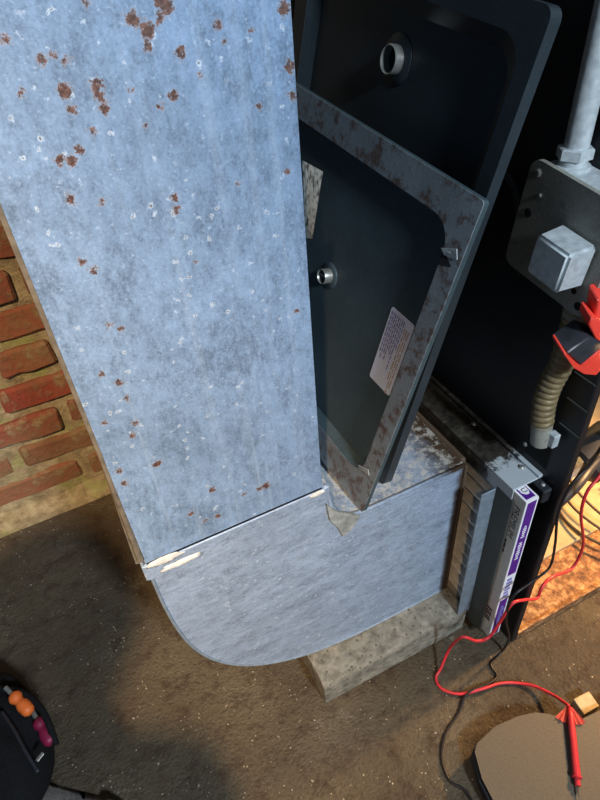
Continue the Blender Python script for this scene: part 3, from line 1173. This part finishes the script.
# ------------------------------------------------------------------ spring clamp on the furnace edge
cl = thing('spring_clamp', 'red and black spring clamp gripping the furnace edge', 'clamp', P(585, 372, 1, 0.300))
yc = 0.300
pl = lambda pts, y: [P(a, b, 1, y) for a, b in pts]
bm = bmesh.new()
prism(bm, pl([(564, 356), (566, 353), (580, 367), (600, 350), (606, 348), (606, 365), (596, 376), (584, 375), (574, 368)], yc), (0.006, 0.024, 0.006), 0.0012)
obj('lower_jaw', bm, M_red, cl, angle=40)
bm = bmesh.new()
prism(bm, pl([(567, 353), (590, 337), (606, 342), (606, 349), (581, 366)], yc + 0.001), (0.004, 0.026, 0.004), 0.0012)
obj('rubber_pad', bm, M_blackp, cl, angle=40)
bm = bmesh.new()
prism(bm, pl([(589, 326), (592, 318), (606, 322), (606, 345), (596, 340)], yc), (0.006, 0.02, 0.006), 0.0012)
obj('upper_jaw', bm, M_red, cl, angle=40)
bm = bmesh.new()
prism(bm, pl([(594, 322), (598, 300), (618, 296), (622, 330), (606, 338)], yc + 0.004), (0.006, 0.018, 0.006), 0.0015)
obj('handle', bm, M_red, cl, angle=40)

# ------------------------------------------------------------------ test leads
def cable(name, pts, rad, mat, parent=None):
    b = bmesh.new()
    tube(b, smooth_path(pts, 8), rad, 8)
    return obj(name, b, mat, parent, smooth=True)


ZC = 0.036
red = thing('red_test_lead', 'red meter test lead with pointed probe trailing over the floor', 'test lead', P(437, 683, 2, 0.0))
rp = [P(608, 440, 1, 0.39), P(612, 452, 1, 0.355), P(600, 475, 1, 0.34), P(587, 492, 1, 0.335), P(581, 515, 1, 0.33), P(583, 545, 1, 0.33), P(572, 568, 1, 0.325), P(552, 577, 1, 0.32),
      P(542, 587, 1, 0.315), P(537, 598, 1, 0.310), P(524, 600, 1, 0.305), P(512, 604, 1, 0.304), P(500, 622, 1, 0.306), P(489, 637, 1, 0.306),
      P(477, 641, 1, 0.308), P(462, 637, 1, 0.318), P(450, 648, 2, 0.045), P(441, 668, 2, 0.012), P(436, 678, 2, 0.004), P(442, 689, 2, 0.003),
      P(460, 694, 2, 0.003), P(482, 689, 2, 0.008), P(503, 683, 2, 0.003), P(530, 685, 2, 0.006), P(553, 695, 2, 0.02), P(569, 706, 2, ZC + 0.008)]
cable('lead', rp, 0.0024, M_lead, red)
pa, pb, pc = P(570, 708, 2, ZC + 0.008), P(577, 777, 2, ZC + 0.006), P(579, 799, 2, ZC + 0.004)
dv = (pb - pa).normalized()
bm = bmesh.new()
tube(bm, [pa, pa + dv * 0.012, pa.lerp(pb, 0.3), pb - dv * 0.004, pb], lambda i: (0.0032, 0.0042, 0.0048, 0.0052, 0.0048)[i], 14)
obj('probe_handle', bm, M_lead, red, smooth=True)
bm = bmesh.new()
tube(bm, [pb - dv * 0.001, pb + dv * 0.0012], 0.0068, 14)
obj('finger_guard', bm, M_lead, red)
bm = bmesh.new()
tube(bm, [pb, pb + dv * 0.011], 0.0040, 12)
obj('probe_nose', bm, M_lead, red)
bm = bmesh.new()
tube(bm, [pb + dv * 0.010, pb + dv * 0.022, pb + dv * 0.026], lambda i: (0.0012, 0.0012, 0.0002)[i], 8)
obj('probe_tip', bm, M_brass, red)
# fluted fan-shaped boot at the back of the probe
sd = dv.cross(V((0, 0, 1))).normalized()
bm = bmesh.new()
fan = []
for k in range(13):
    a = -1 + 2 * k / 12
    zz = ZC + 0.0025 + 0.0018 * math.cos(k * math.pi)
    tip = pa + dv * -0.003 + sd * (a * 0.004)
    end = pa + dv * (0.021 - 0.006 * a * a) + sd * (a * 0.021)
    fan.append((bm.verts.new((tip.x, tip.y, ZC + 0.006)), bm.verts.new((end.x, end.y, zz))))
for k in range(12):
    bm.faces.new((fan[k][0], fan[k + 1][0], fan[k + 1][1], fan[k][1]))
bmesh.ops.solidify(bm, geom=bm.faces[:], thickness=0.001)
obj('fluted_cable_guard', bm, M_guard, red)

blkl = [P(612, 436, 1, 0.385), P(606, 446, 1, 0.33), P(590, 465, 1, 0.312), P(570, 487, 1, 0.308), P(558, 515, 1, 0.308), P(555, 545, 1, 0.308), P(549, 568, 1, 0.307), P(530, 583, 1, 0.304),
        P(513, 597, 1, 0.303), P(506, 618, 1, 0.304), P(509, 638, 1, 0.300), P(503, 650, 2, 0.004), P(491, 664, 2, 0.003), P(497, 676, 2, 0.003),
        P(488, 684, 2, 0.006), P(468, 693, 2, 0.008), P(459, 712, 2, 0.003), P(445, 735, 2, 0.003), P(442, 760, 2, 0.003), P(450, 781, 2, 0.003), P(464, 790, 2, 0.003), P(474, 806, 2, 0.003), P(478, 830, 2, 0.003)]
tag(cable('black_test_lead', blkl, 0.0019, M_blackc), 'thin black test lead curling over the floor to the case', 'test lead')

# ------------------------------------------------------------------ items inside the furnace front
bm = bmesh.new()
tube(bm, smooth_path([P(614, 430, 1, 0.39), P(603, 452, 1, 0.385), P(588, 470, 1, 0.375), P(572, 490, 1, 0.36), V((0.513, 0.355, 0.27)), V((0.507, 0.37, 0.22))], 8), 0.0085, 12)
tag(obj('wire_loom', bm, M_blackp, None, smooth=True), 'thick black wire loom hanging inside the furnace opening', 'wire loom')
bm = bmesh.new()
MC = P(600, 450, 1, 0.43)
Mo = Matrix.Translation(MC) @ Matrix.Rotation(math.radians(70), 4, 'Y')
lathe(bm, [(0.0, -0.05), (0.03, -0.048), (0.04, -0.04), (0.04, 0.03), (0.034, 0.04), (0.0, 0.042)], Mo, 24)
mot = thing('blower_motor', 'glossy black blower motor hanging inside the furnace opening', 'motor', MC)
obj('motor_body', bm, M_blackp, mot, angle=35)
bm = bmesh.new()
box(bm, (MC.x - 0.012, MC.y - 0.005, MC.z + 0.036), (MC.x + 0.012, MC.y + 0.005, 0.52), 0.001)
obj('mounting_strap', bm, M_rackdk, mot)
bm = bmesh.new()
p4 = [P(571, 470, 1, 0.40), P(584, 462, 1, 0.40), P(576, 476, 1, 0.40), P(570, 480, 1, 0.40)]
prism(bm, p4, (0.003, 0.012, 0.0))
tag(obj('foil_scrap', bm, M_foil), 'small bright foil scrap beside the wire loom', 'scrap')
for k in range(3):
    bm = bmesh.new()
    c0 = P(598 + 3 * k, 518 - 6 * k, 2, 0.03)
    pts = []
    for i in range(15):
        a = math.radians(100 + i * 20)
        pts.append(c0 + V((0.06 * math.cos(a) * (1 - 0.1 * k), 0.085 * math.sin(a), 0.006 * math.sin(a * 2 + k) + 0.012 * k + 0.004)))
    tag(obj('wire_coil', tube(bm, smooth_path(pts, 5), 0.0028, 7), M_neck, None, smooth=True),
        'brown wire looped on the furnace floor', 'wire', 'brown wire loops in the furnace base')

# work light lying in the furnace, just out of view
wl = thing('work_light', 'small warm work light standing inside the furnace base', 'work light', (1.02, 0.40, 0.022))
bm = bmesh.new()
lathe(bm, [(0.045, 0), (0.045, 0.02), (0.02, 0.03), (0.02, 0.38), (0.024, 0.39), (0, 0.39)], Matrix.Translation((1.02, 0.40, 0.022)), 20)
obj('stand', bm, M_blackp, wl, angle=40)
bm = bmesh.new()
lathe(bm, [(0, 0), (0.012, 0.004), (0.016, 0.02), (0.028, 0.045), (0.03, 0.06), (0.022, 0.08), (0, 0.088)], Matrix.Translation((1.02, 0.40, 0.412)), 20)
t = NT('warm_bulb_glass')
t.b.inputs['Emission Color'].default_value = (1.0, 0.62, 0.25, 1)
t.b.inputs['Emission Strength'].default_value = 6.0
obj('bulb', bm, t.set(lin(255, 230, 190), 0.3), wl, smooth=True)
point_light('warm_work_lamp', (1.00, 0.34, 0.47), 0.03, 40, (1.0, 0.58, 0.24))

# ------------------------------------------------------------------ meter case on the floor
outl = [P(a, b, 2, ZC) for a, b in ((477, 752), (479, 745), (497, 728), (520, 718), (536, 714.5), (548, 716), (574, 722.5), (582, 721.5), (600, 713), (640, 697))]
far = [V((0.60, 0.10, ZC)), V((0.60, -0.02, ZC)), V((0.40, -0.07, ZC)), V((0.30, 0.02, ZC))]
left = [P(497, 803, 2, ZC), P(484, 778, 2, ZC)]
ring_ = outl + far + left
case = thing('meter_case', 'flat taupe plastic case lying on the floor beneath the red probe', 'case', (0.43, 0.08, 0))
cen = sum((V(p) for p in ring_), V()) / len(ring_)
bm = bmesh.new()
lo_ = [bm.verts.new(V((p.x, p.y, 0.0)) + (p - cen).normalized() * 0.004 - V((0, 0, 0))) for p in ring_]
mid = [bm.verts.new(V((p.x, p.y, ZC - 0.008)) + (p - cen).normalized() * 0.006) for p in ring_]
for q in lo_:
    q.co.z = 0.0
for q in mid:
    q.co.z = ZC - 0.008
nn_ = len(ring_)
for i in range(nn_):
    bm.faces.new((lo_[i], lo_[(i + 1) % nn_], mid[(i + 1) % nn_], mid[i]))
bm.faces.new(lo_)
bm.faces.new(mid)
obj('lower_shell', bm, M_blackp, case)
bm = bmesh.new()
prism(bm, [V((p.x, p.y, ZC - 0.008)) for p in ring_], (0, 0, 0.008))
bmesh.ops.bevel(bm, geom=[e_ for e_ in bm.edges if abs(e_.verts[0].co.z - ZC) < 1e-5 and abs(e_.verts[1].co.z - ZC) < 1e-5], offset=0.003, segments=3, affect='EDGES')
obj('lid', bm, M_case, case, angle=40)

bm = bmesh.new()
prism(bm, [P(x_, y_, 2, 0.018) for x_, y_ in ((573.5, 699), (589, 691), (599.5, 706), (584, 714.6))], (0, 0, -0.018), 0.0008)
tag(obj('wood_offcut', bm, M_wood), 'small square pale wood offcut beside the taupe case', 'offcut')

# ------------------------------------------------------------------ tool bag, tools, rag at the lower left
bag = thing('tool_bag', 'soft black nylon tool bag with zip lying on the floor', 'tool bag', (-0.36, 0.47, 0))
bm = bmesh.new()
bmesh.ops.create_icosphere(bm, subdivisions=4, radius=1.0)
for q in bm.verts:
    s = lambda x, p: math.copysign(abs(x) ** p, x)
    c = V((s(q.co.x, 0.75), s(q.co.y, 0.75), s(q.co.z, 0.7)))
    c = V((c.x * 0.105, c.y * 0.125, c.z * 0.053 + 0.053))
    c += V(noise.noise_vector(V(c) * 13)) * 0.006 + V((0, 0, 1)) * (0.006 * math.sin(c.x * 95 + 4 * math.sin(c.y * 22))) * (1 if c.z > 0.05 else 0)
    c.z = max(c.z, 0.0)
    q.co = Matrix.Translation((-0.347, 0.535, 0)) @ Matrix.Rotation(math.radians(14), 4, 'Z') @ c
obj('bag_body', bm, M_bagf, bag, smooth=True)
zp = [P(2, 712, 2, 0.112), P(14, 730, 2, 0.115), P(26, 752, 2, 0.114), P(38, 772, 2, 0.110)]
cable('zipper', zp, 0.0026, M_blackp, bag)
bm = bmesh.new()
box(bm, (-0.006, -0.0025, -0.0012), (0.006, 0.0025, 0.0012), 0.0006, Matrix.Translation(P(40, 757, 2, 0.112)) @ Matrix.Rotation(0.6, 4, 'Z'))
obj('zip_pull', bm, M_screw, bag)
bm = bmesh.new()
tube(bm, smooth_path([P(-6, 688, 2, 0.10), P(20, 692, 2, 0.106), P(38, 705, 2, 0.102), P(48, 722, 2, 0.095), P(56, 745, 2, 0.075)], 6), 0.005, 8)
obj('handle_strap', bm, M_bagf, bag, smooth=True)


def grip(name, label, cat, a, b, rad, mat, flare=True):
    t_ = thing(name, label, cat, a)
    dd = b - a
    bb = bmesh.new()
    N_ = 12
    pts = [a + dd * (i / N_) for i in range(N_ + 1)]
    prof = [0.5, 0.9, 1.0, 0.98, 0.78, 0.72, 0.9, 1.0, 1.0, 0.98, 0.95, 0.88, 0.5]
    tube(bb, pts, lambda i: rad * prof[i], 12)
    obj('grip', bb, mat, t_, smooth=True)
    bb = bmesh.new()
    tube(bb, [a + dd * 0.02, a - dd * 0.35], rad * 0.35, 8)
    obj('shank', bb, M_screw, t_)
    return t_


grip('pliers', 'orange handled tool tucked against the black tool bag', 'hand tool', P(12, 694, 2, 0.112), P(31, 713, 2, 0.104), 0.010, M_orange)
grip('screwdriver', 'maroon handled screwdriver lying beside the black tool bag', 'screwdriver', P(37, 719, 2, 0.085), P(52, 744, 2, 0.078), 0.010, M_maroon)

bm = bmesh.new()
Nx, Ny = 26, 18
RE0, RE1 = P(40, 779, 2, 0.02), P(126, 799, 2, 0.02)
gv = []
for i in range(Nx + 1):
    rowv = []
    for k in range(Ny + 1):
        a, b = i / Nx, k / Ny
        q = RE0.lerp(RE1, a) + V((-0.05, -0.15, 0)) * b
        x, y = q.x, q.y
        z = 0.016 + 0.012 * math.sin(a * 9 + b * 5) + 0.010 * noise.noise(V((a * 6, b * 6, 0)))
        if i in (0, Nx) or k in (0, Ny):
            z = 0.003
        rowv.append(bm.verts.new((x, y, max(z, 0.003))))
    gv.append(rowv)
for i in range(Nx):
    for k in range(Ny):
        bm.faces.new((gv[i][k], gv[i + 1][k], gv[i + 1][k + 1], gv[i][k + 1]))
bmesh.ops.solidify(bm, geom=bm.faces[:], thickness=0.002)
tag(obj('rag', bm, M_cloth, None, smooth=True), 'crumpled grey brown cloth on the floor by the tool bag', 'cloth')

bm = bmesh.new()
bmesh.ops.create_icosphere(bm, subdivisions=4, radius=1.0)
bc = P(8, 785, 2, 0.06)
for q in bm.verts:
    c = V((q.co.x * 0.05, q.co.y * 0.055, q.co.z * 0.045 + 0.045))
    c += V(noise.noise_vector(c * 30)) * 0.012
    c.z = max(c.z, 0.001)
    q.co = V((bc.x - 0.05, bc.y - 0.085, 0)) + c
tag(obj('cloth_bundle', bm, M_cloth, None, smooth=True), 'bundled dull brown cloth between the black bag and the rag', 'cloth')

# ------------------------------------------------------------------ loose grit on the floor
bm = bmesh.new()
for i in range(380):
    x, y = rnd.uniform(-0.45, 0.95), rnd.uniform(0.05, 1.0)
    if 0.15 < x < 0.45 and y > 0.36 or x > 0.47 and y > 0.30 or (x > 0.26 and y < 0.23):
        continue
    s = rnd.choice((0.0008, 0.0011, 0.0014, 0.002))
    b = bmesh.new()
    bmesh.ops.create_icosphere(b, subdivisions=1, radius=s)
    Mx = Matrix.Translation((x, y, s * 0.45)) @ Matrix.Rotation(rnd.uniform(0, 6), 4, 'Z') @ Matrix.Diagonal((1.3, 0.9, 0.6, 1))
    bmesh.ops.transform(b, matrix=Mx, verts=b.verts[:])
    merge(bm, b)
gr = obj('floor_grit', bm, M_grit)
gr['kind'] = 'stuff'
tag(gr, 'scattered pale grit on the dirty concrete floor', 'grit')

# ------------------------------------------------------------------ kneeling person behind the camera, whose shadow falls on the floor
J = {}
verts, edges, radii = [], [], []
def jt(name, co, r, par=None):
    J[name] = len(verts)
    verts.append(V(co))
    radii.append(r)
    if par:
        edges.append((J[par], J[name]))
bx, by = -0.442, -0.145
jt('pelvis', (bx, by - 0.06, 0.50), (0.15, 0.11))
jt('waist', (bx, by - 0.05, 0.66), (0.14, 0.10), 'pelvis')
jt('chest', (bx, by - 0.03, 0.83), (0.165, 0.115), 'waist')
jt('neckb', (bx, by - 0.01, 0.97), (0.075, 0.07), 'chest')
jt('neck', (bx + 0.005, by + 0.01, 1.03), (0.055, 0.055), 'neckb')
jt('head', (bx + 0.025, by + 0.035, 1.115), (0.098, 0.105), 'neck')
jt('crown', (bx + 0.03, by + 0.045, 1.225), (0.085, 0.09), 'head')
for s, nm in ((-1, 'l'), (1, 'r')):
    jt('sh' + nm, (bx + s * 0.15, by - 0.02, 0.90), (0.06, 0.06), 'chest')
    jt('el' + nm, (bx + s * 0.19, by + 0.02, 0.68), (0.045, 0.045), 'sh' + nm)
    jt('wr' + nm, (bx + s * 0.12, by + 0.20, 0.72), (0.03, 0.03), 'el' + nm)
    jt('ha' + nm, (bx + s * 0.09, by + 0.27, 0.74), (0.035, 0.02), 'wr' + nm)
    jt('hip' + nm, (bx + s * 0.10, by - 0.05, 0.46), (0.095, 0.095), 'pelvis')
    jt('kn' + nm, (bx + s * 0.13, by + 0.04, 0.075), (0.07, 0.07), 'hip' + nm)
    jt('an' + nm, (bx + s * 0.13, by - 0.36, 0.05), (0.04, 0.04), 'kn' + nm)
    jt('to' + nm, (bx + s * 0.14, by - 0.50, 0.04), (0.038, 0.035), 'an' + nm)
me = bpy.data.meshes.new('person')
me.from_pydata([tuple(q) for q in verts], edges, [])
per = bpy.data.objects.new('person', me)
C.objects.link(per)
sk = per.modifiers.new('skin', 'SKIN')
for i, sv in enumerate(me.skin_vertices[0].data):
    sv.radius = radii[i]
    sv.use_root = (i == 0)
sub = per.modifiers.new('sub', 'SUBSURF')
sub.levels = 2
sub.render_levels = 2
me.materials.append(M_shirt)
tag(per, 'person in a dark work shirt kneeling on the floor, casting the shadow', 'person')
